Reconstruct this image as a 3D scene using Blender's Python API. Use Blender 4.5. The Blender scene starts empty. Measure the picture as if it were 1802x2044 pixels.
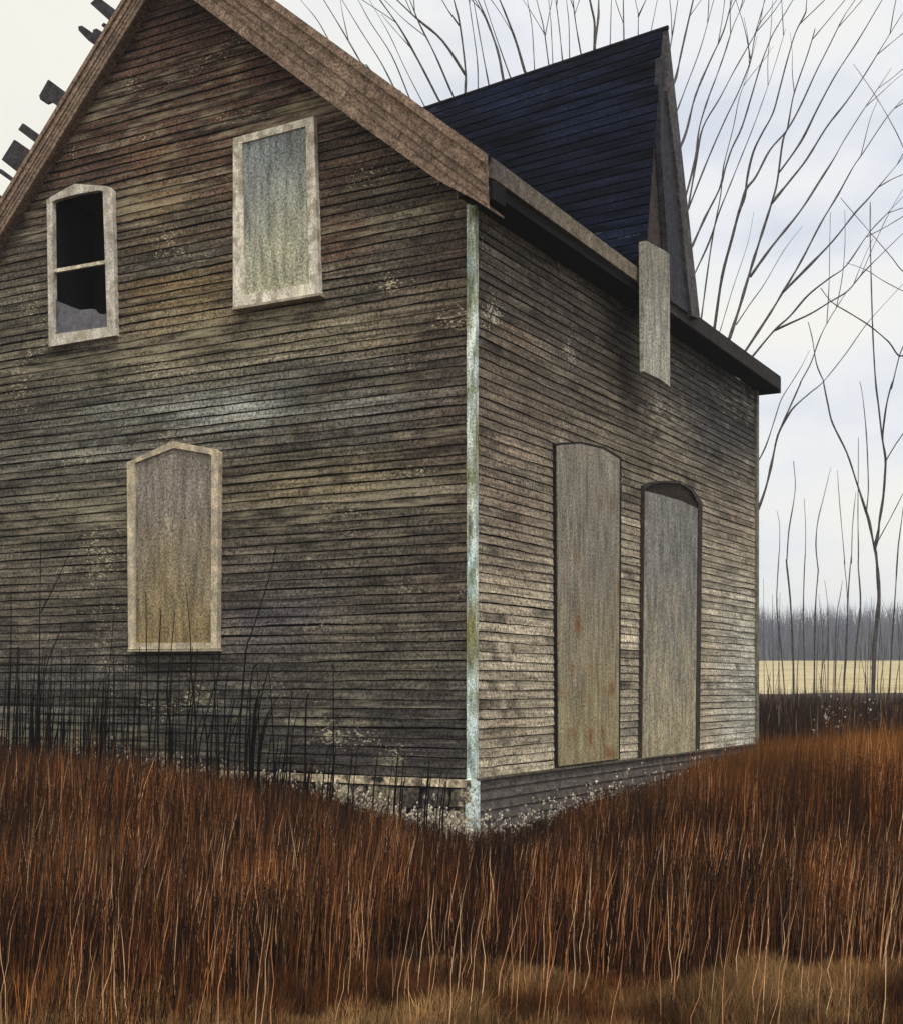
import bpy, math, random
import numpy as np
from mathutils import Vector, noise
random.seed(7); rng=np.random.default_rng(7)
S=bpy.context.scene; COL=S.collection
# ------------------------------------------------------------------ camera model (pixels of a 1802 x 2044 view)
f=2728.;H=1370.;CX=901.;CZ=.74;D0=f/251.
eL=(-4901/5609.,2728/5609.);eR=(2728/5609.,4901/5609.)
C0=((945-CX)/251.,D0)
def at(px,py,Y): return Vector(((px-CX)/f*Y,Y,CZ+(H-py)/f*Y))
def onx(px,py,v):   # point of the house's plane local x = v seen at a pixel
    a=(px-CX)/f;Y=(v+C0[0]*eR[0]+C0[1]*eR[1])/(a*eR[0]+eR[1]);d=(a*Y-C0[0],Y-C0[1])
    return (v,d[0]*eL[0]+d[1]*eL[1],CZ+(H-py)/f*Y)
def ony(px,py,v):
    a=(px-CX)/f;Y=(v+C0[0]*eL[0]+C0[1]*eL[1])/(a*eL[0]+eL[1]);d=(a*Y-C0[0],Y-C0[1])
    return (d[0]*eR[0]+d[1]*eR[1],v,CZ+(H-py)/f*Y)
def loc2w(x,y,z=0): return Vector((C0[0]+x*eR[0]+y*eL[0],C0[1]+x*eR[1]+y*eL[1],z))
def w2loc(X,Y):
    dx,dy=X-C0[0],Y-C0[1]; return dx*eR[0]+dy*eR[1],dx*eL[0]+dy*eL[1]
def lin(r,g,b,k=1.0):
    o=[]
    for c in (r,g,b):
        c/=255.; o.append((c/12.92 if c<=.04045 else ((c+.055)/1.055)**2.4)*k)
    return tuple(o)
def mixc(a,b,t): return tuple(a[i]*(1-t)+b[i]*t for i in range(3))
def N(x,y,z=0): return noise.noise(Vector((x,y,z)))
def clamp(t,a=0.,b=1.): return max(a,min(b,t))
def sm(t): t=clamp(t); return t*t*(3-2*t)
# ------------------------------------------------------------------ mesh builder
class MB:
    def __init__(s): s.v=[];s.f=[];s.c=[]
    def add(s,vs,fs,col=None):
        n=len(s.v); s.v+= [tuple(v) for v in vs]; s.f+=[tuple(i+n for i in q) for q in fs]
        if col is None: col=(.5,.5,.5)
        s.c+= (list(col) if isinstance(col,list) else [col]*len(vs))
    def box(s,x0,x1,y0,y1,z0,z1,col=None):
        s.add([(x0,y0,z0),(x1,y0,z0),(x1,y1,z0),(x0,y1,z0),(x0,y0,z1),(x1,y0,z1),(x1,y1,z1),(x0,y1,z1)],
              [(0,3,2,1),(4,5,6,7),(0,1,5,4),(1,2,6,5),(2,3,7,6),(3,0,4,7)],col)
    def prism(s,pts,vec,col=None):
        n=len(pts);q=[Vector(p) for p in pts];w=[p+Vector(vec) for p in q]
        s.add(q+w,[tuple(range(n)),tuple(range(2*n-1,n-1,-1))]+[(i,i+n,(i+1)%n+n,(i+1)%n) for i in range(n)],col)
    def ring(s,outer,inner,vec,col=None):   # frame between two outlines with the same number of points
        n=len(outer);v=Vector(vec);a=[Vector(p) for p in outer];b=[Vector(p) for p in inner]
        vs=a+b+[p+v for p in a]+[p+v for p in b];fs=[]
        for i in range(n):
            j=(i+1)%n
            fs+=[(i,j,n+j,n+i),(2*n+i,3*n+i,3*n+j,2*n+j),(i,2*n+i,2*n+j,j),(n+i,n+j,3*n+j,3*n+i)]
        s.add(vs,fs,col)
    def tube(s,pts,rad,sides=5,col=None):
        pts=[Vector(p) for p in pts];n=len(pts);vs=[]
        for i,p in enumerate(pts):
            d=(pts[min(i+1,n-1)]-pts[max(i-1,0)]).normalized()
            u=d.cross(Vector((0,1,.01)));u=u.normalized() if u.length>1e-4 else Vector((1,0,0));w=d.cross(u)
            for k in range(sides):
                a=2*math.pi*k/sides;vs.append(p+(u*math.cos(a)+w*math.sin(a))*rad[i])
        fs=[(i*sides+k,i*sides+(k+1)%sides,(i+1)*sides+(k+1)%sides,(i+1)*sides+k) for i in range(n-1) for k in range(sides)]
        fs+=[tuple(range(sides))[::-1],tuple(range((n-1)*sides,n*sides))]
        s.add(vs,fs,col)
    def build(s,name,mat,parent=None,smooth=False):
        me=bpy.data.meshes.new(name);me.from_pydata(s.v,[],s.f)
        a=me.attributes.new('col','FLOAT_COLOR','POINT')
        a.data.foreach_set('color',np.array([(c[0],c[1],c[2],1.) for c in s.c],dtype=np.float32).ravel())
        import bmesh
        if len(s.f)<6000:
            bm=bmesh.new();bm.from_mesh(me);bmesh.ops.recalc_face_normals(bm,faces=bm.faces);bm.to_mesh(me);bm.free()
        me.materials.append(mat)
        if smooth: me.polygons.foreach_set('use_smooth',[True]*len(me.polygons))
        me.update()
        o=bpy.data.objects.new(name,me);COL.objects.link(o)
        if parent: o.parent=parent
        return o
def tag(o,label=None,cat=None,group=None,kind=None):
    if label:o['label']=label
    if cat:o['category']=cat
    if group:o['group']=group
    if kind:o['kind']=kind
    return o
def empty(name,loc,rz=0):
    o=bpy.data.objects.new(name,None);COL.objects.link(o);o.location=loc;o.rotation_euler=(0,0,rz);return o
# ------------------------------------------------------------------ materials
def mat(name,color=None,rough=.9,grain=70.,amp=.5,streak=(1,1,1),samp=.3,bump=.3,spec=.2,blotch=None,bscale=1.5,lo=.3,flake=None):
    """colour from the mesh attribute (or given), broken up by grain, fibre streaks and stains that sit on the thing"""
    m=bpy.data.materials.new(name);m.use_nodes=True;nt=m.node_tree;n=nt.nodes;l=nt.links
    b=n['Principled BSDF'];b.inputs['Roughness'].default_value=rough;b.inputs['Specular IOR Level'].default_value=spec
    tc=n.new('ShaderNodeTexCoord')
    if color is None:
        a=n.new('ShaderNodeAttribute');a.attribute_name='col';c=a.outputs['Color']
    else:
        a=n.new('ShaderNodeRGB');a.outputs[0].default_value=(*color,1);c=a.outputs[0]
    if blotch:
        nz=n.new('ShaderNodeTexNoise');nz.inputs['Scale'].default_value=bscale;nz.inputs['Detail'].default_value=6
        l.new(tc.outputs['Object'],nz.inputs['Vector'])
        r=n.new('ShaderNodeValToRGB');r.color_ramp.elements[0].position=.45;r.color_ramp.elements[1].position=.62;l.new(nz.outputs[0],r.inputs[0])
        mx=n.new('ShaderNodeMix');mx.data_type='RGBA';l.new(r.outputs[0],mx.inputs['Factor']);l.new(c,mx.inputs['A']);mx.inputs['B'].default_value=(*blotch,1);c=mx.outputs['Result']
    def mul(c,noise_out,amp):
        mr=n.new('ShaderNodeMapRange');mr.inputs['From Min'].default_value=lo;mr.inputs['From Max'].default_value=1-lo
        mr.inputs['To Min'].default_value=1-amp;mr.inputs['To Max'].default_value=1+amp
        l.new(noise_out,mr.inputs['Value'])
        v=n.new('ShaderNodeVectorMath');v.operation='SCALE';l.new(c,v.inputs[0]);l.new(mr.outputs[0],v.inputs['Scale']);return v.outputs[0]
    g=n.new('ShaderNodeTexNoise');g.inputs['Scale'].default_value=grain;g.inputs['Detail'].default_value=3;g.inputs['Roughness'].default_value=.7
    l.new(tc.outputs['Object'],g.inputs['Vector']);c=mul(c,g.outputs[0],amp)
    mp=n.new('ShaderNodeMapping');mp.inputs['Scale'].default_value=streak;l.new(tc.outputs['Object'],mp.inputs[0])
    s=n.new('ShaderNodeTexNoise');s.inputs['Scale'].default_value=12;s.inputs['Detail'].default_value=5;l.new(mp.outputs[0],s.inputs['Vector'])
    c=mul(c,s.outputs[0],samp)
    for (fcol,fst,fsc,p0,p1,fmx) in (flake or ()):     # flecks of paint or dirt that follow the fibre
        m2=n.new('ShaderNodeMapping');m2.inputs['Scale'].default_value=fst;l.new(tc.outputs['Object'],m2.inputs[0])
        f1=n.new('ShaderNodeTexNoise');f1.inputs['Scale'].default_value=fsc;f1.inputs['Detail'].default_value=4;f1.inputs['Roughness'].default_value=.65;l.new(m2.outputs[0],f1.inputs['Vector'])
        f2=n.new('ShaderNodeTexNoise');f2.inputs['Scale'].default_value=1.1+fsc*.02;f2.inputs['Detail'].default_value=3;l.new(m2.outputs[0],f2.inputs['Vector'])
        ad=n.new('ShaderNodeMath');ad.operation='MULTIPLY_ADD';ad.inputs[1].default_value=.9;l.new(f2.outputs[0],ad.inputs[0]);l.new(f1.outputs[0],ad.inputs[2])
        mr=n.new('ShaderNodeMapRange');mr.inputs['From Min'].default_value=p0;mr.inputs['From Max'].default_value=p1;mr.inputs['To Max'].default_value=fmx;l.new(ad.outputs[0],mr.inputs['Value'])
        mx=n.new('ShaderNodeMix');mx.data_type='RGBA';l.new(mr.outputs[0],mx.inputs['Factor']);l.new(c,mx.inputs['A']);mx.inputs['B'].default_value=(*fcol,1);c=mx.outputs['Result']
    l.new(c,b.inputs['Base Color'])
    bp=n.new('ShaderNodeBump');bp.inputs['Strength'].default_value=bump;bp.inputs['Distance'].default_value=.004
    l.new(g.outputs[0],bp.inputs['Height']);l.new(bp.outputs[0],b.inputs['Normal'])
    return m
K=1.5
M={}
M['siding_g']=mat('weathered clapboard gable',streak=(1,.12,3),samp=.6,amp=.95,grain=46,flake=[(lin(148,140,118,K),(1,.12,1),20,1.0,1.3,.75),(lin(30,26,26,K),(1,.2,1),13,1.06,1.3,.7),(lin(176,166,140,K),(1,.5,1),60,1.16,1.22,.8)])
M['siding_s']=mat('weathered clapboard side',streak=(.12,1,3),samp=.55,amp=.95,grain=46,flake=[(lin(160,152,130,K),(.2,1,1),24,1.05,1.3,.7),(lin(34,32,30,K),(.25,1,1),14,1.07,1.3,.6),(lin(182,176,156,K),(.6,1,1),60,1.14,1.22,.75)])
M['trim']=mat('brown rake paint',amp=.8,samp=.35,grain=46,flake=[(lin(60,44,36,K),(1,1,1),30,1.12,1.3,.6),(lin(168,146,126,K),(1,1,1),50,1.12,1.25,.6)])
M['frame']=mat('flaking pale paint',amp=.42,samp=.3,grain=50,streak=(1,1,.3),blotch=lin(150,142,126,K),bscale=11)
M['cboard']=mat('flaking pale blue paint',amp=.7,samp=.6,grain=55,streak=(2,2,.35),blotch=lin(118,122,92,K),bscale=3.5)
M['panel']=mat('window boarding',amp=.75,samp=.4,grain=46,streak=(1.5,1.5,.25),flake=[(lin(70,58,40,K),(1,1,.5),26,1.1,1.3,.55),(lin(182,174,148,K),(1,1,.6),50,1.13,1.25,.55)])
M['roof']=mat('dark blue roof boards',amp=.9,samp=.8,grain=40,streak=(1,.14,1),bump=.6,flake=[(lin(74,78,88,1.),(1,.3,1),22,1.12,1.35,.5)],rough=.95,spec=.08)
M['eave']=mat('dark eave wood',amp=.7,samp=.4,grain=46,flake=[(lin(150,140,120,K),(1,1,1),34,1.16,1.3,.6)])
M['stone']=mat('foundation stone',amp=.9,samp=.6,grain=30,blotch=lin(56,52,54,K),bscale=8,flake=[(lin(196,184,156,K),(1,1,1),26,1.02,1.15,.8),(lin(34,28,28,K),(1,1,1),18,1.05,1.2,.8)])
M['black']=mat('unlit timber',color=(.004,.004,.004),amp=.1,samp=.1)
M['glass']=mat('dirty glass',color=lin(84,83,90,1.3),rough=.35,amp=.4,samp=.3,grain=30,spec=.4)
M['bark']=mat('grey bark',amp=.7,samp=.4,grain=30)
M['grass']=mat('dry grass',amp=.25,samp=.3,grain=40,bump=0)
M['weed']=mat('dry weed',amp=.4,samp=.3,grain=40,bump=0)
M['soil']=mat('brown soil and litter',amp=.6,samp=.6,grain=14,blotch=lin(60,42,22,1.2),bscale=1.1)
M['field']=mat('straw field',amp=.2,samp=.22,grain=3,streak=(.1,.15,1),bump=0,blotch=lin(188,168,120,.9),bscale=.25)
M['wood']=mat('distant woods',amp=.3,samp=.3,grain=1,bump=0)
# ------------------------------------------------------------------ house
RZ=math.atan2(eR[1],eR[0])
house=empty('abandoned_house',(C0[0],C0[1],0),RZ)
tag(house,'weathered grey brown clapboard farmhouse with boarded openings and a steep dark dormer','house')
YR,ZR=2.857,7.424
_l1=onx(248,0,-.13);_l2=onx(0,407,-.13);LS=(_l1[2]-_l2[2])/(_l2[1]-_l1[1])
# ridge where the two rake lines meet
YR=(_l1[2]+LS*_l1[1]-4.809-.834*.278)/(.834+LS);ZR=4.809+.834*(YR+.278)
def rtop(y): return min(4.809+.834*(y+.278),ZR-LS*(y-YR))
LEN=7.683; YL=5.75
def stain_shade(side,u,z):
    """colour of the weathered wood: patches of brown, rust, ochre, grey and blue grey, plus painted eave shade on the side wall"""
    n1=N(u*.55+side*9,z*1.1,3);n2=N(u*.9+5,z*2.2,side*7+1);n3=N(u*.5+13,z*4.,side*3+6);n4=N(u*1.7,z*2.5,20+side)
    if side==0:
        c=lin(82,76,67,K)
        c=mixc(c,lin(68,48,40,K),sm((z-4.5+.5*n1)/1.3)*.9)               # brown stained peak
        c=mixc(c,lin(64,50,45,K),sm((.95-u+.5*n2)/1.0)*.7*sm((z-.8)/1.5))   # brown near the corner
        c=mixc(c,lin(66,64,63,K),sm((1.5-z+.6*n1)/1.2)*.6)                # greyer low down
        for (cu,cz,su,sz,col,w) in ((3.3,4.6,.45,1.0,lin(100,78,52,K),.6),(2.75,4.2,.6,.8,lin(106,90,62,K),.55),(1.3,4.75,.35,.5,lin(92,58,42,K),.65),
              (2.45,5.1,.16,.9,lin(82,56,44,K),.55),(2.6,3.7,1.8,.28,lin(122,114,92,K),.8),(2.2,3.2,1.6,.32,lin(122,124,118,K),.75),(4.3,3.0,1.2,.5,lin(104,104,98,K),.7),
              (1.7,2.5,1.0,.18,lin(124,112,84,K),.7),(4.2,2.4,.9,.35,lin(98,94,78,K),.6),(4.4,3.4,1.2,.5,lin(94,94,84,K),.5),
              (1.1,.95,.8,.22,lin(104,98,80,K),.6),(1.9,1.3,.5,.4,lin(74,70,80,K),.6),(3.9,.6,1.5,.35,lin(78,80,82,K),.5),(1.0,3.95,1.0,.14,lin(108,96,80,K),.55),
              (.7,3.55,.8,.08,lin(122,108,86,K),.5),(.9,.25,1.3,.25,lin(52,47,48,K),.7),(1.4,2.85,.9,.12,lin(60,58,56,K),.5)):
            d=((u-cu)/su)**2+((z-cz)/sz)**2
            c=mixc(c,col,w*math.exp(-d)*clamp(.75+1.3*n3+.5*n4,0,1.2))
    else:
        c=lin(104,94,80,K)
        c=mixc(c,lin(164,152,130,K),sm((2.9-z+.7*n1+.14*u)/2.)*.9)        # paler low down: bleaching plus the painted fade of eave shade
        c=mixc(c,lin(72,66,60,K),sm((z-2.9-.6*n1-.05*u)/1.3)*.85)  # upper wall darkened: eave shadow put into the colour
        c=mixc(c,lin(58,60,62,K),sm((z-2.9+.3*n2)/1.)*sm((u-3.6)/2.5)*.7)  # darker still at upper right, the same painted shadow
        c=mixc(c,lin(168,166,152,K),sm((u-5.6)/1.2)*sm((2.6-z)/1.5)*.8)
        for (cu,cz,su,sz,col,w) in ((.8,2.4,.7,.7,lin(128,106,92,K),.6),(.5,3.6,.6,.3,lin(96,78,60,K),.5),(.5,.35,.7,.15,lin(110,84,62,K),.4),(3.2,3.1,1.,.3,lin(112,104,86,K),.5)):
            d=((u-cu)/su)**2+((z-cz)/sz)**2
            c=mixc(c,col,w*math.exp(-d)*clamp(.75+1.3*n3,0,1.2))
    k=KS*(1+.40*n3+.35*N(u*1.6,z*7,side+40)+.25*N(u*6,z*9,side+44))
    fl=N(u*1.5,z*14,60+side)                              # lines of flaked old paint
    fl=N(u*1.1+.6*N(u*3,z*3),z*11,60+side)+.5*N(u*7,z*22,61)
    if fl>.42: c=mixc(c,lin(134,126,108,K),clamp((fl-.42)*1.6,0,.5))
    if fl<-.38: c=mixc(c,lin(40,34,30,K),clamp((-fl-.38)*3.5,0,.6))
    return tuple(max(.003,q*k) for q in c)
E_=.0785;KS=.84
def clap(side,rows,extent):
    mb=MB()
    for i in range(rows):
        z0=i*E_;a,b=extent(z0+E_*.6)
        if b-a<.05: continue
        n=max(3,int((b-a)/.085));br=random.uniform(.82,1.18);ph=random.uniform(0,99);lip=random.uniform(.010,.015)
        vs=[];cs=[]
        for k in range(n+1):
            u=a+(b-a)*k/n
            w0=.007*N(u*1.1,i*3.7,side*5)+.004*N(u*5,i*3.1,side*5)
            w1=.007*N(u*1.1,(i+1)*3.7,side*5)+.004*N(u*5,(i+1)*3.1,side*5)
            g=(1. if side==0 else .72)*max(.002,.0085+.013*N(u*.9,i*5.3,9+side)+.006*N(u*4,i*3.3,2))
            c=stain_shade(side,u,z0+.04);c=tuple(q*br for q in c)
            for (o,z) in ((.0,z0+w0-.001),(.0,z0+w0+g),(lip,z0+w0+g),(.004,z0+E_+w1-.001)):
                vs.append((-o,u,z) if side==0 else (u,-o,z));cs.append(c if o>0 else (.006,.005,.005))  # groove backs near black: shade of the gaps put into the colour
        fs=[]
        for k in range(n):
            for j in range(3): 
                q=(k*4+j,k*4+j+1,(k+1)*4+j+1,(k+1)*4+j); fs.append(q if side==1 else q[::-1])
        mb.add(vs,fs,cs)
    return mb
def gext(z):
    a=.0 if z<4.9 else (z-4.9)/.834
    b=YL if z<4.4 else YR+(ZR-.08-z)/LS
    return max(a,.0),min(b,YL)
gm=clap(0,96,gext)
for q in gm.f: pass
g_ob=gm.build('gable_wall',M['siding_g'],house);tag(g_ob,label='dark brown clapboard gable wall stained rust and ochre')
fb=MB();fb.box(LEN-.07,LEN+.03,-.034,.0,-.55,4.55,lin(118,114,98,1.1));fb.build('corner_board',M['eave'],house)
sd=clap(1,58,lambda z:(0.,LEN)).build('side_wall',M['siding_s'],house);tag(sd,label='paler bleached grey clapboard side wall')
# openings are cut by frames standing proud; the broken window is a real hole, so the sheathing behind is built round it
b=MB()   # inner sheathing and far walls
W1i=[onx(*p,0) for p in ((104,400),(205,378),(215,653),(107,668))]
hy0,hy1=W1i[1][1],W1i[0][1];hz0,hz1=4.03,5.43
b.box(LEN-.1,LEN,.03,YL,-.6,4.55);b.prism([(LEN-.1,0.05,4.552),(LEN-.1,YR,ZR-.25),(LEN-.1,YL,4.552)],(.1,0,0))
b.box(.1,LEN-.1,YL-.1,YL,-.6,4.5)
b.build('rear_wall',M['siding_s'],house)
# cut a hole through the clapboards for the broken window
def cut_hole(ob,y0,y1,z0,z1):
    import bmesh
    bm=bmesh.new();bm.from_mesh(ob.data)
    for co,no in (((0,y0,0),(0,1,0)),((0,y1,0),(0,1,0)),((0,0,z0),(0,0,1)),((0,0,z1),(0,0,1))):
        bmesh.ops.bisect_plane(bm,geom=bm.verts[:]+bm.edges[:]+bm.faces[:],plane_co=co,plane_no=no)
    kill=[fc for fc in bm.faces if y0<fc.calc_center_median().y<y1 and z0<fc.calc_center_median().z<z1]
    bmesh.ops.delete(bm,geom=kill,context='FACES');bm.to_mesh(ob.data);bm.free()
cut_hole(g_ob,3.86,4.53,4.06,5.40)
# ---- window frames on the gable wall
def P0(pts,v): return [onx(*p,v) for p in pts]
def S0(pts,v): return [ony(*p,v) for p in pts]
def window(outer,inner,col,label,depth=.05,plane=-.055):
    w=MB();w.ring(P0(outer,plane),P0(inner,plane),(depth,0,0),col)
    o=w.build('window',M['frame'],house);tag(o,label=label);return o
w1o=[(93,398),(104,391),(148,366),(215,371),(224,379),(231,669),(97,692)]
w1i=[(104,402),(112,398),(152,387),(198,379),(205,381),(214,652),(107,667)]
w1=window(w1o,w1i,lin(176,170,160,K),'broken sash window in a pale frame, black inside')
m=MB();m.prism(P0([(106,537),(209,519),(209,526),(106,544)],-.045),(.03,0,0),lin(190,180,160,K));m.build('mullion',M['frame'],w1)
m=MB();m.prism(P0([(107,596),(118,602),(140,611),(160,618),(182,616),(190,617),(198,626),(207,627),(214,624),(215,655),(107,669)],-.02),(.006,0,0));m.build('broken_pane',M['glass'],w1)
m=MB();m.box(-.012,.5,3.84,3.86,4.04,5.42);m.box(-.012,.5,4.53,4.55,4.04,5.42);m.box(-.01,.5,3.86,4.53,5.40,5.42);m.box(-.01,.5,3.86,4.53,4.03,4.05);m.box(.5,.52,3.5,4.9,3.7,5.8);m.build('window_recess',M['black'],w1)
w2o=[(465,275),(626,231),(637,584),(465,613)];w2i=[(483,285),(610,251),(617,565),(487,589)]
w2=window(w2o,w2i,lin(196,190,176,K),'tall boarded window with a pale grey green board',.055,-.06)
def panelmesh(pts,vec,ctop,cbot,zt,zb,nu=10):
    mb=MB();mb.prism(pts,vec);mb.c=[]
    return mb
def paneled(name,pts,vec,cfun,parent,mt,label=None):
    """board with a fine front grid so that its stains can vary"""
    import bmesh
    mb=MB();mb.prism(pts,vec);o=mb.build(name,mt,parent)
    bm=bmesh.new();bm.from_mesh(o.data)
    zs=[p[2] for p in pts];z=min(zs)+.05
    while z<max(zs):
        bmesh.ops.bisect_plane(bm,geom=bm.verts[:]+bm.edges[:]+bm.faces[:],plane_co=(0,0,z),plane_no=(0,0,1));z+=.06
    ax=1 if vec[0] else 0;us=[p[ax] for p in pts];u=min(us)+.05
    while u<max(us):
        no=[0,0,0];no[ax]=1;co=[0,0,0];co[ax]=u
        bmesh.ops.bisect_plane(bm,geom=bm.verts[:]+bm.edges[:]+bm.faces[:],plane_co=co,plane_no=no);u+=.1
    bm.to_mesh(o.data);bm.free()
    a=o.data.attributes['col'];arr=[]
    for v in o.data.vertices: c=cfun(v.co[ax],v.co.z);arr+=[c[0],c[1],c[2],1.]
    a.data.foreach_set('color',arr)
    if label:o['label']=label
    return o
def cw2(u,z):
    t=clamp((z-4.1)/1.45+.22*N(u*3,z*2.2,1));return mixc(lin(150,149,128,K),lin(116,121,122,K),sm(t))
paneled('window_board',P0(w2i,-.042),(.025,0,0),cw2,w2,M['panel'])
sill=MB();sill.prism([onx(463,613,-.09),onx(638,584,-.09),onx(638,589,-.09),onx(463,618,-.09)],(.088,0,0),lin(150,140,125,K));sill.build('sill',M['frame'],w2)
w3o=[(253,923),(343,880),(427,896),(436,902),(433,1295),(256,1296)];w3i=[(269,924),(347,894),(418,906),(422,909),(421,1283),(269,1284)]
w3=window(w3o,w3i,lin(176,162,138,K),'boarded window with a low pointed head and a tan board',.06,-.065)
def cw3(u,z):
    t=clamp((z-1.1)/1.8+.25*N(u*3,z*2.2,5));c=mixc(lin(124,110,80,K),lin(118,111,103,K),sm(t*1.2))
    return tuple(q*(1+.25*N(u*8,z*3,8)) for q in c)
paneled('window_board',P0(w3i,-.045),(.025,0,0),cw3,w3,M['panel'])
sill=MB();sill.prism([onx(254,1297,-.08),onx(434,1296,-.08),onx(434,1300,-.08),onx(254,1301,-.08)],(.078,0,0),lin(150,140,120,K));sill.build('sill',M['frame'],w3)
# ---- corner board
cb=MB()
nn=44
for (o1,o2,ax) in ((0,.075,0),(0,.055,1)):
    vs=[];fs=[];cs=[]
    for k in range(nn+1):
        z=-.02+4.59*k/nn
        j=.006*N(k*.9,ax*7);j2=.008*N(k*.7,ax*7+3)
        c=mixc(lin(156,178,180,K),lin(200,204,194,K),clamp(.5+1.2*N(z*1.6,ax,2)));c=mixc(c,lin(120,112,70,K),clamp(1.6*N(z*1.3,ax,9)))
        row=[(-.034,-.034),(-.034,.075+j),(-.0,.075+j),(-.0,.055+j2)]
        if ax==0: pts=[(-.036,-.036,z),(-.036,.044+j,z),(.0,.044+j,z)]
        else: pts=[(.012+j2,0,z),(.012+j2,-.036,z),(-.036,-.036,z)]
        vs+=pts;cs+=[c]*3
    for k in range(nn): fs+=[(k*3,k*3+1,k*3+4,k*3+3),(k*3+1,k*3+2,k*3+5,k*3+4)]
    cb.add(vs,fs,cs)
tag(cb.build('corner_board',M['cboard'],house),label='pale blue peeling corner board')
# ---- side openings
def cd1(u,z):
    t=clamp(z/3.+.2*N(u*2.5,z*2.,15));c=mixc(lin(134,122,92,K),lin(118,112,100,K),sm(t*1.3));
    r=N(u*6,z*5,31);
    if r>.3: c=mixc(c,lin(110,74,38,K),clamp((r-.3)*3*(1.-z/4)))
    return c
d1p=[(1111,891),(1120,888),(1158,886),(1202,896),(1236,916),(1234,1515),(1115,1530)]
paneled('boarded_doorway',S0(d1p,-.045),(0,.04,0),cd1,house,M['panel'],'left tall boarded doorway with a low arched head')
j=MB();j.ring(S0([(1108,885),(1120,883.5),(1159,881.5),(1204,891.5),(1240,912.5),(1237,1516),(1111,1533)],-.036),S0([(1110.5,892),(1120,888.5),(1158,887),(1202,897),(1235,917),(1233,1514),(1115.5,1529)],-.036),(0,.03,0),lin(36,32,28,1.))
j.build('door_casing',M['eave'],house)
def cd2(u,z):
    t=clamp(z/3.+.25*N(u*2.5,z*2.,25));return mixc(lin(148,138,112,K),lin(112,110,104,K),sm(t*1.3))
d2o=[(1285,969),(1301,962),(1323,959),(1358,960),(1383,975),(1402,1003),(1396,1504),(1279,1516)]
d2i=[(1287,975),(1303,966),(1324,963),(1357,965),(1380,980),(1394,1006),(1389,1502),(1281,1514)]
cas=MB();cas.ring(S0(d2o,-.046),S0(d2i,-.046),(0,.041,0),lin(58,52,46,1.2));c2=cas.build('boarded_doorway',M['eave'],house);c2['label']='right boarded doorway set back under an arched head of painted shade'
hb=MB();hb.prism(S0(d2i[:6]+[(1394,1040),(1287,1010)],-.027),(0,.003,0),lin(46,38,28,.9));hb.build('arch_shade',M['eave'],c2)  # dark sheet below the arch, its shadow painted as colour
db=paneled('door_board',S0([(1287,980),(1320,988),(1360,1000),(1394,1016),(1389,1502),(1281,1514)],-.036),(0,.008,0),cd2,c2,M['panel'])
# ---- foundation
fd=MB()
for r in range(4):
    zt=-.07-.17*r;u=-.06
    while u<YL:
        w=random.uniform(.12,.4);g=.012;o=random.uniform(0,.02)
        c=mixc(lin(150,138,112,K),lin(74,68,66,K),random.random())
        a_,b_=max(u,-.02)+g,min(u+w,YL)-g;jt=lambda k=.022:random.uniform(-k,k)
        fd.prism([(-.02-o,a_+jt(),zt-.17+jt()),(-.03-o,(a_+b_)/2,zt-.165+jt()),(-.02-o,b_+jt(),zt-.165+jt()),(-.035-o,b_+jt(),zt-.08+jt()),(-.02-o,b_+jt(),zt-.012+jt(.01)),(-.04-o,(a_+b_)/2+jt(.05),zt-.012+jt(.01)),(-.02-o,a_+jt(),zt-.015+jt(.01)),(-.035-o,a_+jt(),zt-.09+jt())],(.14,0,0),c);u+=w
fd.box(0.0,.1,.04,YL,-.8,-.003,lin(50,46,44,K))
fd.box(-.055,.02,.0,YL,-.068,-.006,lin(178,162,136,K))
fo=fd.build('foundation',M['stone'],house);tag(fo,label='rough stone foundation under a pale ledge')
sk=MB()
for r in range(8):
    zt=-.012-.085*r;sk.prism([(0.0,-.012,zt-.078),(0.0,-.03,zt-.078),(0.0,-.018,zt)],(LEN,0,0),mixc(lin(96,90,84,K),lin(70,62,58,K),random.random()))
sk.box(.0,LEN,-.010,.1,-.8,-.004,lin(40,36,34,K))
sk.box(-.03,LEN,-.05,.0,-.010,.008,lin(80,74,62,K))
sk.box(-.047,.02,-.047,-.031,-.62,-.0,lin(186,196,192,K));sk.box(-.047,-.0315,-.0305,.05,-.62,-.0,lin(186,196,192,K))
sk.build('skirting',M['eave'],house)
# ---- main roof
br=lin(112,95,82,1.35)
rf=MB()
def roofslab(mb,y0,z0,y1,z1,x0,x1,th,n,base):
    dy,dz=y1-y0,z1-z0;L=math.hypot(dy,dz);ny,nz=(-dz/L,dy/L) if y1>y0 else (dz/L,-dy/L)
    if nz<0: ny,nz=-ny,-nz
    for i in range(n):
        a=i/n;b_=(i+1)/n-.004;k_=random.uniform(.6,1.4);c=tuple(q*k_ for q in base);h=th*random.uniform(.7,1.2)
        p=[(x0,y0+dy*a,z0+dz*a),(x0,y0+dy*b_,z0+dz*b_)]
        mb.prism([(x0,p[0][1]-ny*.05,p[0][2]-nz*.05),(x0,p[1][1]-ny*.05,p[1][2]-nz*.05),(x0,p[1][1]+ny*(h-.02),p[1][2]+nz*(h-.02)),(x0,p[0][1]+ny*(h-.02),p[0][2]+nz*(h-.02))],(x1-x0,0,0),c)
nv=lin(19,23,38,1.0)
roofslab(rf,-.29,4.80,YR,ZR,-.285,3.2,.02,18,nv);roofslab(rf,-.29,4.715,YR,ZR-.085,3.203,7.8,.02,18,nv)
roofslab(rf,6.1,ZR-LS*(6.1-YR),YR+.01,ZR,-.12,7.8,.02,20,nv)
rf.build('roof',M['roof'],house)
rk=MB()
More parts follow.
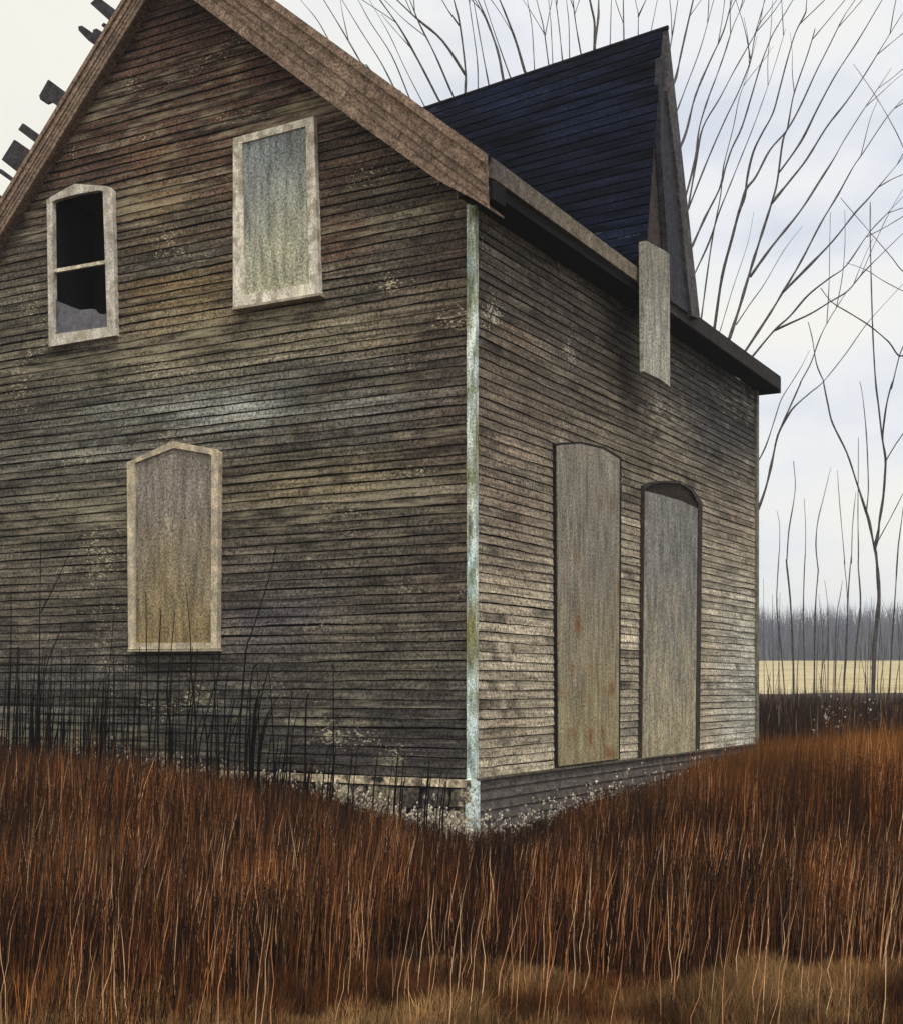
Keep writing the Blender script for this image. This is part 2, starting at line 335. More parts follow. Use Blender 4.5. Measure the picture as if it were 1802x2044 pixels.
bands=((.0,.07,-.318),(.082,.15,-.300),(.162,.225,-.312),(.237,.30,-.302),(.312,.375,-.296),(.385,.47,-.290))
for (d0,d1,x) in bands:
    kk_=random.uniform(.92,1.1);cc=tuple(q*kk_ for q in br)
    dd=min(d1,.45) ; 
    nseg=26
    for k in range(nseg):     # right slope
        ya=-.278+(YR+.278)*k/nseg;yb=-.278+(YR+.278)*(k+1)/nseg
        sh0=.92 if ya<-.2 else 1;e1=d1 if d1<.46 else d1+.03*sm((ya+.2)/1.5)-.07*(1-sm((ya+.278)/.5))
        e2=d1 if d1<.46 else d1+.03*sm((yb+.2)/1.5)-.07*(1-sm((yb+.278)/.5))
        c1=tuple(q*(1+.28*N(ya*2,d0*20)) for q in cc);c1=mixc(c1,lin(104,80,66,1.3),clamp(.5*N(ya*1.2+4,d0*6,2)))
        rk.prism([(x,ya,rtop(ya)+.012-d0),(x,yb,rtop(yb)+.012-d0),(x,yb,rtop(yb)-e2),(x,ya,rtop(ya)-e1)],(.03,0,0),c1)
    for k in range(nseg):
        ya=YR+3.25*k/nseg;yb=YR+3.25*(k+1)/nseg;ta=ZR-LS*(ya-YR);tb=ZR-LS*(yb-YR)
        c1=tuple(q*(1.1+.2*N(ya*2,d0*20)) for q in cc);s_=.62
        rk.prism([(x+.165,ya,ta+.012-d0*s_),(x+.165,yb,tb+.012-d0*s_),(x+.165,yb,tb-d1*s_),(x+.165,ya,ta-d1*s_)],(.03,0,0),c1)
# back of the box, soffit and cut end
def softb(ya,yb,fa,fb,d,x0,x1,th): rk.prism([(x0,ya,fa-d),(x0,yb,fb-d),(x0,yb,fb-d+th),(x0,ya,fa-d+th)],(x1-x0,0,0),tuple(q*.8 for q in br))
softb(-.27,YR,rtop(-.27),ZR,.40,-.262,.0,.02);softb(YR,6.05,ZR,ZR-LS*(6.05-YR),.28,-.10,0.,.02)
tag(rk.build('rake_boards',M['trim'],house),label='layered pinkish brown rake boards')
# ---- right eave
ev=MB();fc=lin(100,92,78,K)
nseg=20
def fz(x): return 4.805-.035*clamp(x/2.96) if x<2.97 else 4.735-.03*clamp((x-3)/4.8)
for k in range(nseg):
    xa=-.26+(3.0+.26)*k/nseg;xb=-.26+(3.26)*(k+1)/nseg
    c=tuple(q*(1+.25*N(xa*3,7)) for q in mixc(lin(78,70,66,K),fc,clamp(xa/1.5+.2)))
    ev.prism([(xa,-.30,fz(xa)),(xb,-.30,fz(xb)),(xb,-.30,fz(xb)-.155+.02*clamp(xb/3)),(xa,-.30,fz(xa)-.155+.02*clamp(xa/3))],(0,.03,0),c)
tag(ev.build('fascia',M['eave'],house),label='paler brown grey fascia left of the dormer');ev=MB()
for k in range(nseg):
    xa=3.3+(7.75-3.3)*k/nseg;xb=3.3+(7.75-3.3)*(k+1)/nseg
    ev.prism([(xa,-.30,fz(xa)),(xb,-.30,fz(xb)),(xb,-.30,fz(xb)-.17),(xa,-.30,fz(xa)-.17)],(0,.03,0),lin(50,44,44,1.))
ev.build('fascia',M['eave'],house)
so=MB()
so.box(-.255,LEN+.08,-.268,-.001,4.555,4.60,lin(18,16,16,.8))  # soffit coloured near black, shade under the eave put into the colour
so.box(-.257,-.03,-.30,-.27,4.49,4.638,lin(20,18,18,.8))  # end block painted dark to read as the shaded underside
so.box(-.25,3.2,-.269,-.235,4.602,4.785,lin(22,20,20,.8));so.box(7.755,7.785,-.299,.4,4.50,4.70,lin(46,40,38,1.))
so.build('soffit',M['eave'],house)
# ---- dormer
AP=Vector((3.463,-.30,7.342));FL=Vector((2.985,-.30,4.80));FR=Vector((4.584,-.30,4.69));RB=Vector((3.463,2.6,7.09))
dr=MB();n=26
BL=Vector((2.985,1.6,4.8));BLb=Vector((3.1,2.6,5.3))
Ltop0,Ltop1=AP,RB;Lb0,Lb1=FL,Vector((2.985,2.6,4.78))
for i in range(n):
    t0=i/n;t1=(i+1)/n-.006
    a0=Lb0.lerp(Ltop0,t0);a1=Lb0.lerp(Ltop0,t1);b0=Lb1.lerp(Ltop1,t0);b1=Lb1.lerp(Ltop1,t1)
    k_=random.uniform(.8,1.2);c=tuple(q*k_ for q in nv);h=random.uniform(.0,.005)
    m_=22
    for k in range(m_):
        s0=k/m_;s1=(k+1)/m_
        cc=mixc(c,lin(20,28,50,1.2),clamp(.9*N(s0*2.5,t0*3,3)));cc=tuple(q*(1+.5*N(s0*5,t0*22,9)) for q in cc)
        dr.prism([a0.lerp(b0,s0),a0.lerp(b0,s1),a1.lerp(b1,s1),a1.lerp(b1,s0)],(-.025-h,0,.004),cc)
for i in range(n):
    t0=i/n;t1=(i+1)/n-.006
    R1=Vector((4.584,2.6,4.69))
    a0=FR.lerp(AP,t0);a1=FR.lerp(AP,t1);b0=R1.lerp(RB,t0);b1=R1.lerp(RB,t1)
    dr.prism([a0,b0,b1,a1],(.02,0,.01),tuple(q*random.uniform(.7,1.3) for q in nv))
do=dr.build('dormer_roof',M['roof'],house);do['label']='steep navy black boarded dormer roof'
rc=MB();rc.tube([AP+Vector((-.01,-.065,.015)),RB+Vector((-.01,0,.02))],[.022,.022],5,lin(30,28,34,1));rc.build('ridge_cap',M['roof'],do)
dw=MB();dw.prism([(2.99,-.255,4.70),(4.50,-.255,4.70),(3.463,-.255,7.22)],(0,.05,0),lin(62,54,50,1.3))  # upper dormer wall coloured dark, overhang shade put into the colour
dw.build('dormer_wall',M['eave'],house)
dk=MB()
dk.prism([(3.463,-.36,7.35),*S0([(1397,636)],-.36),*S0([(1381,630)],-.36),*S0([(1372,560),(1350,330),(1331,180)],-.36)],(0,.075,0),lin(78,74,76,1.2))
dk.prism(S0([(1324,110),(1333,190),(1352,330),(1374,560),(1383,632),(1338,600),(1332,493),(1319,300),(1317,165),(1319,115)],-.325),(0,.06,0),lin(54,54,60,1.2))
dk.build('dormer_rake',M['eave'],house)
def cp(u,z): return tuple(q*(1+.3*N(u*8,z*3,4)) for q in mixc(lin(144,143,130,K),lin(118,115,104,K),sm((z-3.8)/1.2)))  # pale tone puts sunlight on the lower dormer front into the colour
paneled('sunlit_standin_board',S0([(1283,482),(1289,480),(1300,486),(1327,500),(1336,508),(1337,772),(1318,757),(1285,741)],-.375),(0,.045,0),cp,house,M['panel'],'pale grey board standing for the sunlit foot of the dormer wall')
# ---- loose boards on the left roof slope
lb=[[(195,-8),(202,-2),(238,26),(232,34),(223,52),(180,6)],[(156,52),(163,50),(185,65),(186,58),(193,56),(203,57),(202,50),(207,44),(220,54),(216,72),(198,96),(176,80),(157,60)],
    [(96,158),(137,190),(138,200),(122,218),(102,202),(92,206),(80,198),(78,190)],[(45,245),(88,277),(81,294),(36,258)],[(28,278),(68,305),(72,330),(44,354),(3,318)],
    [(0,336),(36,364),(35,370),(-4,343)],[(-8,384),(12,400),(2,420),(-12,415)]]
for i,pl in enumerate(lb):
    v=.35+.17*(i%3)
    ctr=(sum(p[0] for p in pl)/len(pl),sum(p[1] for p in pl)/len(pl))
    pts=[]
    for (x,y) in pl:      # the foot reaches down into the roof
        dx,dy=(x-ctr[0]),(y-ctr[1])
        if dx*.78+dy*.62>4: x+=42;y+=30
        pts.append(onx(x,y,v))
    mb=MB();mb.prism(pts,(.035,0,0),lin(58,54,58,1.3));mb.build('loose_roof_board',M['eave'],house)
# ------------------------------------------------------------------ ground
def gz(X,Y):
    r=.30*sm(abs(X-.2)/3.6)*sm((Y-7.2)/5)
    z=-.66+r+.05*N(X*.5,Y*.5,2)
    z+=.12*sm((Y-19)/8)
    if Y>30: z+=(Y-30)*.0305*sm((Y-30)/30)
    return z
def axis(a,b,near0,near1,fine,coarse):
    out=[];x=a
    while x<b: out.append(x);x+= fine if near0<=x<near1 else coarse
    out.append(b);return out
def sheet(name,xs,ys,zf,mt,colf,kind='structure'):
    mb=MB();vs=[];cs=[]
    for y in ys:
        for x in xs: vs.append((x,y,zf(x,y)));cs.append(colf(x,y))
    nx=len(xs);fs=[(j*nx+i,j*nx+i+1,(j+1)*nx+i+1,(j+1)*nx+i) for j in range(len(ys)-1) for i in range(nx-1)]
    mb.add(vs,fs,cs);o=mb.build(name,mt,None,True);o['kind']=kind;return o
def gcol(x,y):
    n=N(x*.9,y*.9,4);c=mixc(lin(52,30,14,1.2),lin(30,20,12,1.2),clamp(.5+n))
    t=sm((6.9-y+.5*N(x*1.3,y*1.3,8))/.5)
    return mixc(c,mixc(lin(112,80,44,1.1),lin(84,66,36,1.1),clamp(.5+1.4*N(x*3,y*3,6))),t)
sheet('ground',axis(-600,600,-14,14,.35,40),axis(-60,900,0,34,.35,30),gz,M['soil'],gcol)
sheet('field',axis(-300,300,-20,30,2,15),axis(30.5,330,30,60,2,12),lambda x,y:gz(x,y)+.03,M['field'],lambda x,y:lin(206,190,146,.9))
# ------------------------------------------------------------------ blades: one mesh of many thin leaves
def blades(name,X,Y,Z,Ht,Wd,lean,C,mt,seg=3,label=None,cat=None):
    n=len(X);th=rng.uniform(0,math.pi*2,n);th=np.where(rng.random(n)<.7,rng.normal(0,.5,n),th)
    ux,uy=np.cos(th),np.sin(th)
    lx=lean[:,0];ly=lean[:,1]
    V=np.zeros((n,2*seg+1,3),np.float32)
    for k in range(seg):
        t=k/seg;w=Wd*(1-.75*t)*.5;bx=X+lx*Ht*t**1.7;by=Y+ly*Ht*t**1.7;bz=Z+Ht*t
        wob=rng.normal(0,.006,n)
        V[:,2*k,0]=bx-ux*w+wob;V[:,2*k,1]=by-uy*w;V[:,2*k,2]=bz
        V[:,2*k+1,0]=bx+ux*w+wob;V[:,2*k+1,1]=by+uy*w;V[:,2*k+1,2]=bz
    V[:,2*seg,0]=X+lx*Ht;V[:,2*seg,1]=Y+ly*Ht;V[:,2*seg,2]=Z+Ht
    m=2*seg+1
    quads=[];tri=[2*seg-2,2*seg-1,2*seg]
    base=(np.arange(n)*m)[:,None]
    loops=[]
    for k in range(seg-1): loops.append(base+np.array([2*k,2*k+1,2*k+3,2*k+2]))
    loops.append(base+np.array(tri))
    L=np.concatenate(loops,1).astype(np.int32).ravel()
    sizes=np.tile(np.array([4]*(seg-1)+[3],np.int32),n)
    starts=np.concatenate([[0],np.cumsum(sizes)[:-1]]).astype(np.int32)
    me=bpy.data.meshes.new(name);me.vertices.add(n*m);me.vertices.foreach_set('co',V.ravel())
    me.loops.add(len(L));me.loops.foreach_set('vertex_index',L)
    me.polygons.add(len(sizes));me.polygons.foreach_set('loop_start',starts)
    me.update(calc_edges=True);me.validate()
    a=me.attributes.new('col','FLOAT_COLOR','POINT')
    cc=np.ones((n,m,4),np.float32);cc[:,:,:3]=C[:,None,:];a.data.foreach_set('color',cc.ravel())
    me.materials.append(mt);o=bpy.data.objects.new(name,me);COL.objects.link(o);o['kind']='stuff'
    tag(o,label,cat);return o
# lattice noise in numpy
_T=rng.random((256,256)).astype(np.float32)
def nn2(x,y):
    xi=np.floor(x).astype(int);yi=np.floor(y).astype(int);fx=x-xi;fy=y-yi;fx=fx*fx*(3-2*fx);fy=fy*fy*(3-2*fy)
    g=lambda a,b_:_T[a%256,b_%256]
    return (g(xi,yi)*(1-fx)+g(xi+1,yi)*fx)*(1-fy)+(g(xi,yi+1)*(1-fx)+g(xi+1,yi+1)*fx)*fy
def smn(t): t=np.clip(t,0,1);return t*t*(3-2*t)
def gzn(X,Y):
    r=.30*smn(np.abs(X-.2)/3.6)*smn((Y-7.2)/5)
    return -.68+r+.12*smn((Y-19)/8)
def ht_limit(X,Y):
    """top of the grass stand: lowest by the near corner of the house, rising to both sides (as the stand grows)"""
    px=CX+f*X/Y
    xs=np.array([-600,0,250,550,750,930,1050,1150,1300,1420,1508,1802,2400]);ys=np.array([1475,1478,1505,1560,1625,1668,1655,1610,1570,1520,1500,1462,1440])
    return np.interp(px,xs,ys)
def scatter(n,y0,y1,wide=.43,pw=1.):
    Y=np.sqrt(rng.random(n)*(y1**2-y0**2)+y0**2);X=(rng.random(n)*2-1)*wide*Y
    dx,dy=X-C0[0],Y-C0[1];lx=dx*eR[0]+dy*eR[1];ly=dx*eL[0]+dy*eL[1]
    ok=~((lx>-.07)&(lx<LEN+.1)&(ly>-.07)&(ly<YL+.1))
    return X[ok],Y[ok]
X,Y=scatter(225000,4.9,19.5)
Z=gzn(X,Y)
clump=nn2(X*1.3,Y*1.3);cl2=nn2(X*4+50,Y*4);cl3=nn2(X*.6+9,Y*.6+4)
front=6.4+1.0*(nn2(X*1.2+30,Y*0)-.5)+.5*(nn2(X*3.3+3,Y*3.3)-.5)+.3*(cl2-.5)
front=front+.15-1.25*smn((-.3-X)/.9)+.5*(nn2(X*6+8,Y*4)-.5);keep=rng.random(len(X))<.25+.75*smn((Y-front+.35)/.7);X,Y,Z,clump,cl2,cl3,front=[a[keep] for a in (X,Y,Z,clump,cl2,cl3,front)]
h=(.52+.3*(clump-.5)+.2*(cl2-.5))*rng.uniform(.55,1.1,len(X));h=h*(.45+.55*smn((Y-front+.4)/.8))
lim=ht_limit(X,Y)+22*(nn2(X*2.6+11,Y*0+3)-.5)+16*(nn2(X*9+5,Y*3)-.5)+rng.normal(0,15,len(X))+np.where(rng.random(len(X))<.10,-55*rng.random(len(X)),4)
maxz=CZ-(lim-H)/f*Y            # stands thin out toward the walls
near=smn((Y-8.5)/2)
# far rows reach the crest of the stand, near rows stay below it
target=maxz-Z
h=np.where(Y>9.3,np.minimum(np.maximum(h,target*rng.uniform(.6,1.,len(X))),target),np.minimum(h,target))
ok=h>.05;X,Y,Z,h,clump,cl2,cl3=[a[ok] for a in (X,Y,Z,h,clump,cl2,cl3)]
n=len(X)
pal=np.array([lin(22,12,7,1.3),lin(66,34,15,1.45),lin(102,59,25,1.5),lin(136,88,44,1.5),lin(176,134,98,1.5),lin(74,58,40,1.4)],np.float32)
base_w=np.array([.40,.27,.17,.07,.04,.05])
r=rng.random(n)+.32*(clump-.5)+.2*(cl3-.5);cum=np.cumsum(base_w);idx=np.clip(np.searchsorted(cum,np.clip(r,0,.999)),0,5)
Cc=pal[idx]*(rng.uniform(.7,1.3,n)*(.10+3.0*(.55*nn2(X*1.9+90,Y*.9)+.45*nn2(X*6+20,Y*2.5))**2))[:,None]
rightw=smn((X-.5)/4)*smn((Y-8)/5);Cc=Cc*.86;Cc=Cc*(1-rightw[:,None])+rightw[:,None]*(Cc*1.15+np.array(lin(112,70,18,1.))*.9)
lean=np.stack([rng.normal(.05,.07,n),rng.normal(0,.08,n)],1)
wd=rng.uniform(.004,.010,n)*np.clip(Y/9,.5,1.2)*np.where(idx==4,.9,1)
blades('tall_grass',X,Y,Z,h,wd,lean,Cc,M['grass'],3,'tall dry russet and dark brown grass covering the ground before the house','grass')
# pale long strands
X,Y=scatter(1700,5.2,12.);Z=gzn(X,Y);n=len(X)
hh=rng.uniform(.3,.62,n);mz=CZ-(ht_limit(X,Y)+15-H)/f*Y-Z;hh=np.minimum(hh,mz);ok=hh>.12;X,Y,Z,hh=[a[ok] for a in(X,Y,Z,hh)];n=len(X)
Cc=np.array([lin(184,134,98,1.5),lin(156,104,66,1.5),lin(200,160,120,1.5)],np.float32)[rng.integers(0,3,n)]
blades('grass_strands',X,Y-.15,Z,hh,rng.uniform(.0045,.0085,n)*np.clip(Y/9,.45,1.1),np.stack([rng.normal(.08,.07,n),rng.normal(0,.03,n)],1),Cc,M['grass'],5,'long pale tan grass strands standing in the russet grass','grass')
# short bleached grass in the foreground
X,Y=scatter(90000,4.6,7.3,.46);Z=gzn(X,Y);n=len(X);fr=6.4+1.0*(nn2(X*1.2+30,Y*0)-.5)
c1=nn2(X*5,Y*5);c2=nn2(X*1.8+7,Y*1.8);hs=(.05+.28*c1*c2+.03*rng.random(n))*np.where(Y>fr,.6,1)
mix=np.clip((nn2(X*2.6+70,Y*2.6)-.42)*3.2+.35*(6.2-Y)+rng.normal(0,.2,n),0,1)[:,None]
mix=mix*.75*(.35+.9*nn2(X*4+33,Y*3))[:,None];Cc=np.array(lin(74,44,20,1.3))*(1-mix)+np.array(lin(146,116,76,1.15))*mix;Cc=Cc*(rng.uniform(.5,1.5,n)*(.35+1.5*nn2(X*7+4,Y*7)))[:,None]
blades('short_grass',X,Y,Z,hs,rng.uniform(.003,.008,n),np.stack([rng.normal(.05,.25,n),rng.normal(0,.2,n)],1),Cc.astype(np.float32),M['grass'],2,'short bleached grass and moss along the bottom edge','grass')
# dark brush beyond the house
n=60000;Y=rng.uniform(21,28,n);X=rng.uniform(-9,15,n);Z=gzn(X,Y)
top=CZ-(1392+rng.normal(0,13,n)-26*(rng.random(n)<.03)-12*nn2(X*2,Y*0)-H)/f*Y
hb=(top-Z)*rng.uniform(.55,1.,n)
pal2=np.array([lin(30,21,17,1.3),lin(50,34,24,1.4),lin(78,50,32,1.4),lin(140,116,92,1.3)],np.float32);idx=rng.choice(4,n,p=[.5,.3,.16,.04])
blades('brush',X,Y,Z,hb,rng.uniform(.012,.03,n),np.stack([rng.normal(.03,.06,n),rng.normal(0,.05,n)],1),pal2[idx],M['grass'],3,'dark brown brush standing between the house and the straw field','brush')
# seed fluff
def fluff(name,pts,label,r0=.004,r1=.011):
    mb=MB()
    for p in pts:
        for q in range(random.randint(1,3)):
            c=Vector(p)+Vector((random.gauss(0,.012),random.gauss(0,.012),random.gauss(0,.02)));r=random.uniform(r0,r1)*random.uniform(.7,1.25)
            mb.add([c+Vector((r,0,0)),c+Vector((-r,0,0)),c+Vector((0,r,0)),c+Vector((0,-r,0)),c+Vector((0,0,r*1.5)),c-Vector((r*.4,0,r*1.9))],
              [(0,2,4),(2,1,4),(1,3,4),(3,0,4),(2,0,5),(1,2,5),(3,1,5),(0,3,5)],lin(238,226,206,random.uniform(.5,1.1)))
    o=mb.build(name,M['weed']);tag(o,label,'seed heads',kind='stuff')
pts=[]
def crest(px): return float(np.interp(px,[0,250,550,750,930,1050,1150,1300,1420,1508],[1478,1505,1560,1625,1668,1655,1610,1570,1520,1500]))
for k in range(1250):
    u=random.random()
    px=random.gauss(800,100) if u<.55 else (random.gauss(1150,120) if u<.85 else random.gauss(420,200))
    if px<0 or px>1480: continue
    py=crest(px)+random.gauss(2,20 if u<.85 else 10)
    lY=D0*.97 if abs(px-930)<20 else 10.4
    # keep just in front of the walls
    wall=(onx(px,py,-.25) if px<935 else ony(px,py,-.25));w=loc2w(*wall)
    pts.append(w)
fluff('seed_heads',pts,'white seed fluff along the top of the grass by the house corner')
pts=[]
for k in range(46):
    px=random.choice([random.gauss(1655,12),random.gauss(1740,10),random.gauss(1690,40)]);py=random.gauss(1425,30);pts.append(at(px,py,20.5))

fluff('seed_fluff',pts,'white seed fluff scattered on the dark brush right of the house')
n=4200;px=rng.uniform(480,1480,n);sk_=[(ony if px[i]>940 else onx)(px[i],crest(px[i])+abs(rng.normal(0,14)),-.12-.3*rng.random()) for i in range(n)]
W_=np.array([tuple(loc2w(*q)) for q in sk_]);hh=rng.uniform(.06,.22,n)
cD=np.array([lin(52,28,16,1.4),lin(30,20,14,1.3),lin(92,56,30,1.4),lin(170,160,140,1.3)],np.float32)[rng.choice(4,n,p=[.4,.35,.2,.05])]
blades('dead_stems',W_[:,0],W_[:,1],W_[:,2]-hh*.6,hh,rng.uniform(.006,.014,n),np.stack([rng.normal(.1,.25,n),rng.normal(0,.1,n)],1),cD,M['grass'],3,'ragged dead brown stems along the foot of both walls by the corner','dead stems')
# ------------------------------------------------------------------ weed stalks before the gable wall
def smoothpts(pts,k=4):
    pts=[Vector(p) for p in pts]
    if len(pts)<3:
        return [pts[0].lerp(pts[-1],i/k) for i in range(k+1)]
    out=[]
    for i in range(len(pts)-1):
        p0=pts[max(i-1,0)];p1=pts[i];p2=pts[i+1];p3=pts[min(i+2,len(pts)-1)]
        for j in range(k):
            t=j/k;out.append(.5*((2*p1)+(p2-p0)*t+(2*p0-5*p1+4*p2-p3)*t*t+(3*p1-p0-3*p2+p3)*t*t*t))
    out.append(pts[-1]);return out
def wp(x,y): return (x*.3875,1015.5+y*.3875)
wc=lin(10,8,7,1.)
def stalk(pl,label,group='dark weed stalks before the gable wall',w=.0055,twigs=(),v=None):
    w*=1.35
    v=-random.uniform(.25,.55) if v is None else v
    P=[loc2w(*onx(*wp(*p),v)) for p in pl];g=P[0].copy();g.z=gz(g.x,g.y)-.02
    if P[0].z-g.z>.03:P=[g]+P
    o=empty('weed_stalk',tuple(g))
    tag(o,label,'weed',group)
    P=smoothpts(P,3);m=len(P);mb=MB();mb.tube([p-g for p in P],[w*(1-.7*i/(m-1)) for i in range(m)],4,wc)
    mb.build('stem',M['weed'],o)
    for tw in twigs:
        T=smoothpts([loc2w(*onx(*wp(*p),v)) for p in tw],3);m=len(T);mb=MB();mb.tube([p-g for p in T],[w*.7*(1-.6*i/(m-1)) for i in range(m)],4,wc);mb.build('twig',M['weed'],o)
stalk([(205,1080),(203,700),(210,150)],'tallest dark weed stalk left of the boarded lower window, forked once near its middle',w=.007,twigs=[[(212,530),(290,380),(360,220)]])
stalk([(225,1180),(230,850),(300,660),(318,590)],'dark weed leaning right at the far left, bent below its tip',w=.006)
stalk([(1235,1200),(1250,950),(1270,720),(1300,630),(1380,380),(1425,190)],'tall dark weed leaning right beside the right edge of the lower window',w=.007)
stalk([(45,1130),(55,800),(58,420)],'straight dark weed stalk nearest the left edge of the picture',w=.008)
stalk([(770,1250),(757,900),(752,430)],'thick dark weed stalk crossing the left part of the lower window',w=.008)
stalk([(530,1250),(560,880),(588,520)],'dark weed stalk just left of the lower window, leaning slightly right',w=.006)
stalk([(1010,1130),(985,830),(980,640),(955,380)],'dark weed stalk crossing the tan board right of its middle, leaning left',w=.0065)
stalk([(885,1250),(860,950),(880,750),(900,540)],'dark curved weed stalk crossing the bottom middle of the tan board',w=.007)
stalk([(1020,1290),(1080,1000),(1150,780)],'dark weed stalk leaning right under the right corner of the lower window',w=.007)
rest=[[(90,1150),(92,700)],[(150,1150),(142,720)],[(435,1130),(440,780)],[(815,880),(830,520)],[(930,1290),(920,1000),(930,780)],[(1160,950),(1205,810)],[(1290,920),(1340,790)],
 [(1160,1230),(1200,1020),(1222,960)],[(1305,1080),(1362,900)],[(1330,1250),(1380,1050)],[(1575,1080),(1590,950)],[(1718,1250),(1718,800)],[(500,1000),(525,880)],[(545,1180),(566,880)],[(380,1120),(395,800)],[(330,1100),(345,860)],[(710,1250),(715,1060)]]
for k in range(125):
    x=random.choice([random.uniform(0,700),random.uniform(0,1500)]);y1=random.uniform(700,1120)+max(0,(x-900))*.12;l=random.gauss(28,30)*(1 if x>900 else .45);rest.append([(x,1230+max(0,x-900)*.2),(x+l*.4,(y1+1230)/2),(x+l,y1)])
for k in range(34):
    x=random.uniform(1350,2300);rest.append([(x,1400+(x-1350)*.2),(x+25,1300+(x-1350)*.13-random.uniform(0,170))])
for pl in rest: stalk(pl,'one of the thin dark weed stalks standing close together before the gable wall',group='thin weed stalks before the gable wall',w=random.uniform(.0045,.0082))
# ------------------------------------------------------------------ trees
bk=lin(84,81,80,1.1)
def B(x,y): return (1294.2+.2818*x,.2818*y)
def A(x,y): return (539.5+.4579*x,.4579*y)
def Dp(x,y): return (1484.6+.18635*x,761.6+.18635*y)
def Ep(x,y): return (1484.6+.21736*x,1110.7+.21736*y)
def limb(mb,pts,Y,w0,w1,org,sway=0,sides=5,col=None):
    n0=len(pts);P=[]
    for i,p in enumerate(pts): P.append(at(p[0],p[1],Y+sway*i/max(1,n0-1)))
    P=smoothpts(P,4);m=len(P);s=Y/f
    ph=random.uniform(0,99);L=0;rad=[]
    for i,p in enumerate(P):
        if i: L+=(p-P[i-1]).length
        t=i/(m-1);rad.append(max(.0035,(w0+(w1-w0)*t)*.88*s*.5*(1+.5*N(L*3,ph))))
    mb.tube([p-org for p in P],rad,sides,col or bk)
def tree(root,Y,label,trunk,limbs,group=None,kind='bare_tree',cat='tree'):
    bx,by=root;o0=at(bx,by,Y);o0.z=gz(o0.x,o0.y)-.05
    o=empty(kind,tuple(o0));tag(o,label,cat,group)
    mb=MB();limb(mb,*((trunk[0],Y)+trunk[1:]+(o0,)));mb.build('trunk',M['bark'],o,True)
    if limbs:
        mb=MB()
        for lm in limbs: limb(mb,lm[0],Y,lm[1],lm[2],o0,sway=random.uniform(-1.5,1.5))
        mb.build('crown',M['bark'],o,True)
def gy(px,Y):   # pixel height of the ground at distance Y
    X=(px-CX)/f*Y;return H-(gz(X,Y)-.05-CZ)*f/Y
def fan(xr,Y,label,stems,top_ext=140):
    """stems that rise from one root hidden behind the house and fan out"""
    yr=gy(xr,Y);fork=(xr,yr-170);L=[]
    out=[]
    for st in stems:
        pts,w=st[:2];side_shoot=len(st)>2
        p0=pts[0];p1=pts[-1];pm=pts[-2]
        mid=(fork[0]+(p0[0]-fork[0])*.45,fork[1]+(p0[1]-fork[1])*.6)
        dd=math.hypot(p0[0]-pts[1][0],p0[1]-pts[1][1]);pre=(p0[0]+(p0[0]-pts[1][0])/dd*70,p0[1]+(p0[1]-pts[1][1])/dd*70)
        q=[fork,(fork[0]+(pre[0]-fork[0])*.5,fork[1]+(pre[1]-fork[1])*.6),pre]+pts
        if side_shoot: q=list(pts)
        if p1[1]<12:
            d=math.hypot(p1[0]-pm[0],p1[1]-pm[1]);q.append((p1[0]+(p1[0]-pm[0])/d*top_ext,p1[1]+(p1[1]-pm[1])/d*top_ext));w1=w*.3
        else: w1=w*.3
        out.append((q,w*1.25+1.,w1))
        if w>=3.2:
            for _ in range(2):
                i_=random.randrange(max(1,len(q)-4),len(q)-1);t_=random.random();a_=q[i_];b_=q[i_+1]
                sx_,sy_=a_[0]+(b_[0]-a_[0])*t_,a_[1]+(b_[1]-a_[1])*t_
                an=math.atan2(b_[1]-a_[1],b_[0]-a_[0])+random.choice((-1,1))*random.uniform(.2,.42);ln=random.uniform(90,230)
                pts_=[(sx_,sy_)]
                for z_ in range(3): an+=random.uniform(-.12,.12);pts_.append((pts_[-1][0]+math.cos(an)*ln/3,pts_[-1][1]+math.sin(an)*ln/3))
                out.append((pts_,2.2,.9))
    tree((xr,yr),Y,label,([(xr,yr),(xr+3,yr-80),fork],9,6),out)
def AA(*l): return [A(*p) for p in l]
def BB(*l): return [B(*p) for p in l]
fan(1010,26,'bare tree behind the main rake, its branches leaning left',[
 (AA((262,185),(205,85),(135,0)),2.2),(AA((395,270),(320,140),(235,0)),4),(AA((540,380),(480,265),(400,140),(315,0)),3),(AA((607,425),(530,240),(440,100),(385,0)),3),(AA((672,460),(590,300),(520,150),(440,10)),2.2)])
fan(1060,25,'bare tree rising where the rake meets the dormer roof, with one curved fork',[
 (AA((735,435),(650,270),(565,120),(480,0)),6),(AA((795,415),(720,240),(650,100),(610,0)),4.5),(AA((849,324),(750,175),(640,80),(555,0)),4.5,1),(AA((850,400),(850,300),(825,100),(800,0)),6.5),(AA((823,110),(780,50),(750,0)),2.4,1)])
fan(1110,27,'bare tree with close upright stems above the left half of the dormer ridge',[
 (AA((905,380),(900,250),(865,0)),3.6),(AA((952,370),(920,200),(885,0)),3.6),(AA((1015,345),(990,220),(940,80),(905,0)),6.5),(AA((1045,335),(990,180),(930,0)),3),(AA((1108,310),(1070,180),(1025,60),(1000,0)),7),(AA((1150,295),(1140,120),(1120,0)),2.4)])
fan(1180,26,'bare tree with many thin stems above the middle of the dormer ridge',[
 (AA((1212,280),(1190,120),(1160,0)),3.4),(AA((1230,270),(1222,100),(1212,0)),2.5),(AA((1272,260),(1258,120),(1243,0)),3.4),(AA((1303,250),(1300,100),(1290,0)),2.5),(AA((1353,235),(1330,100),(1318,0)),4)])
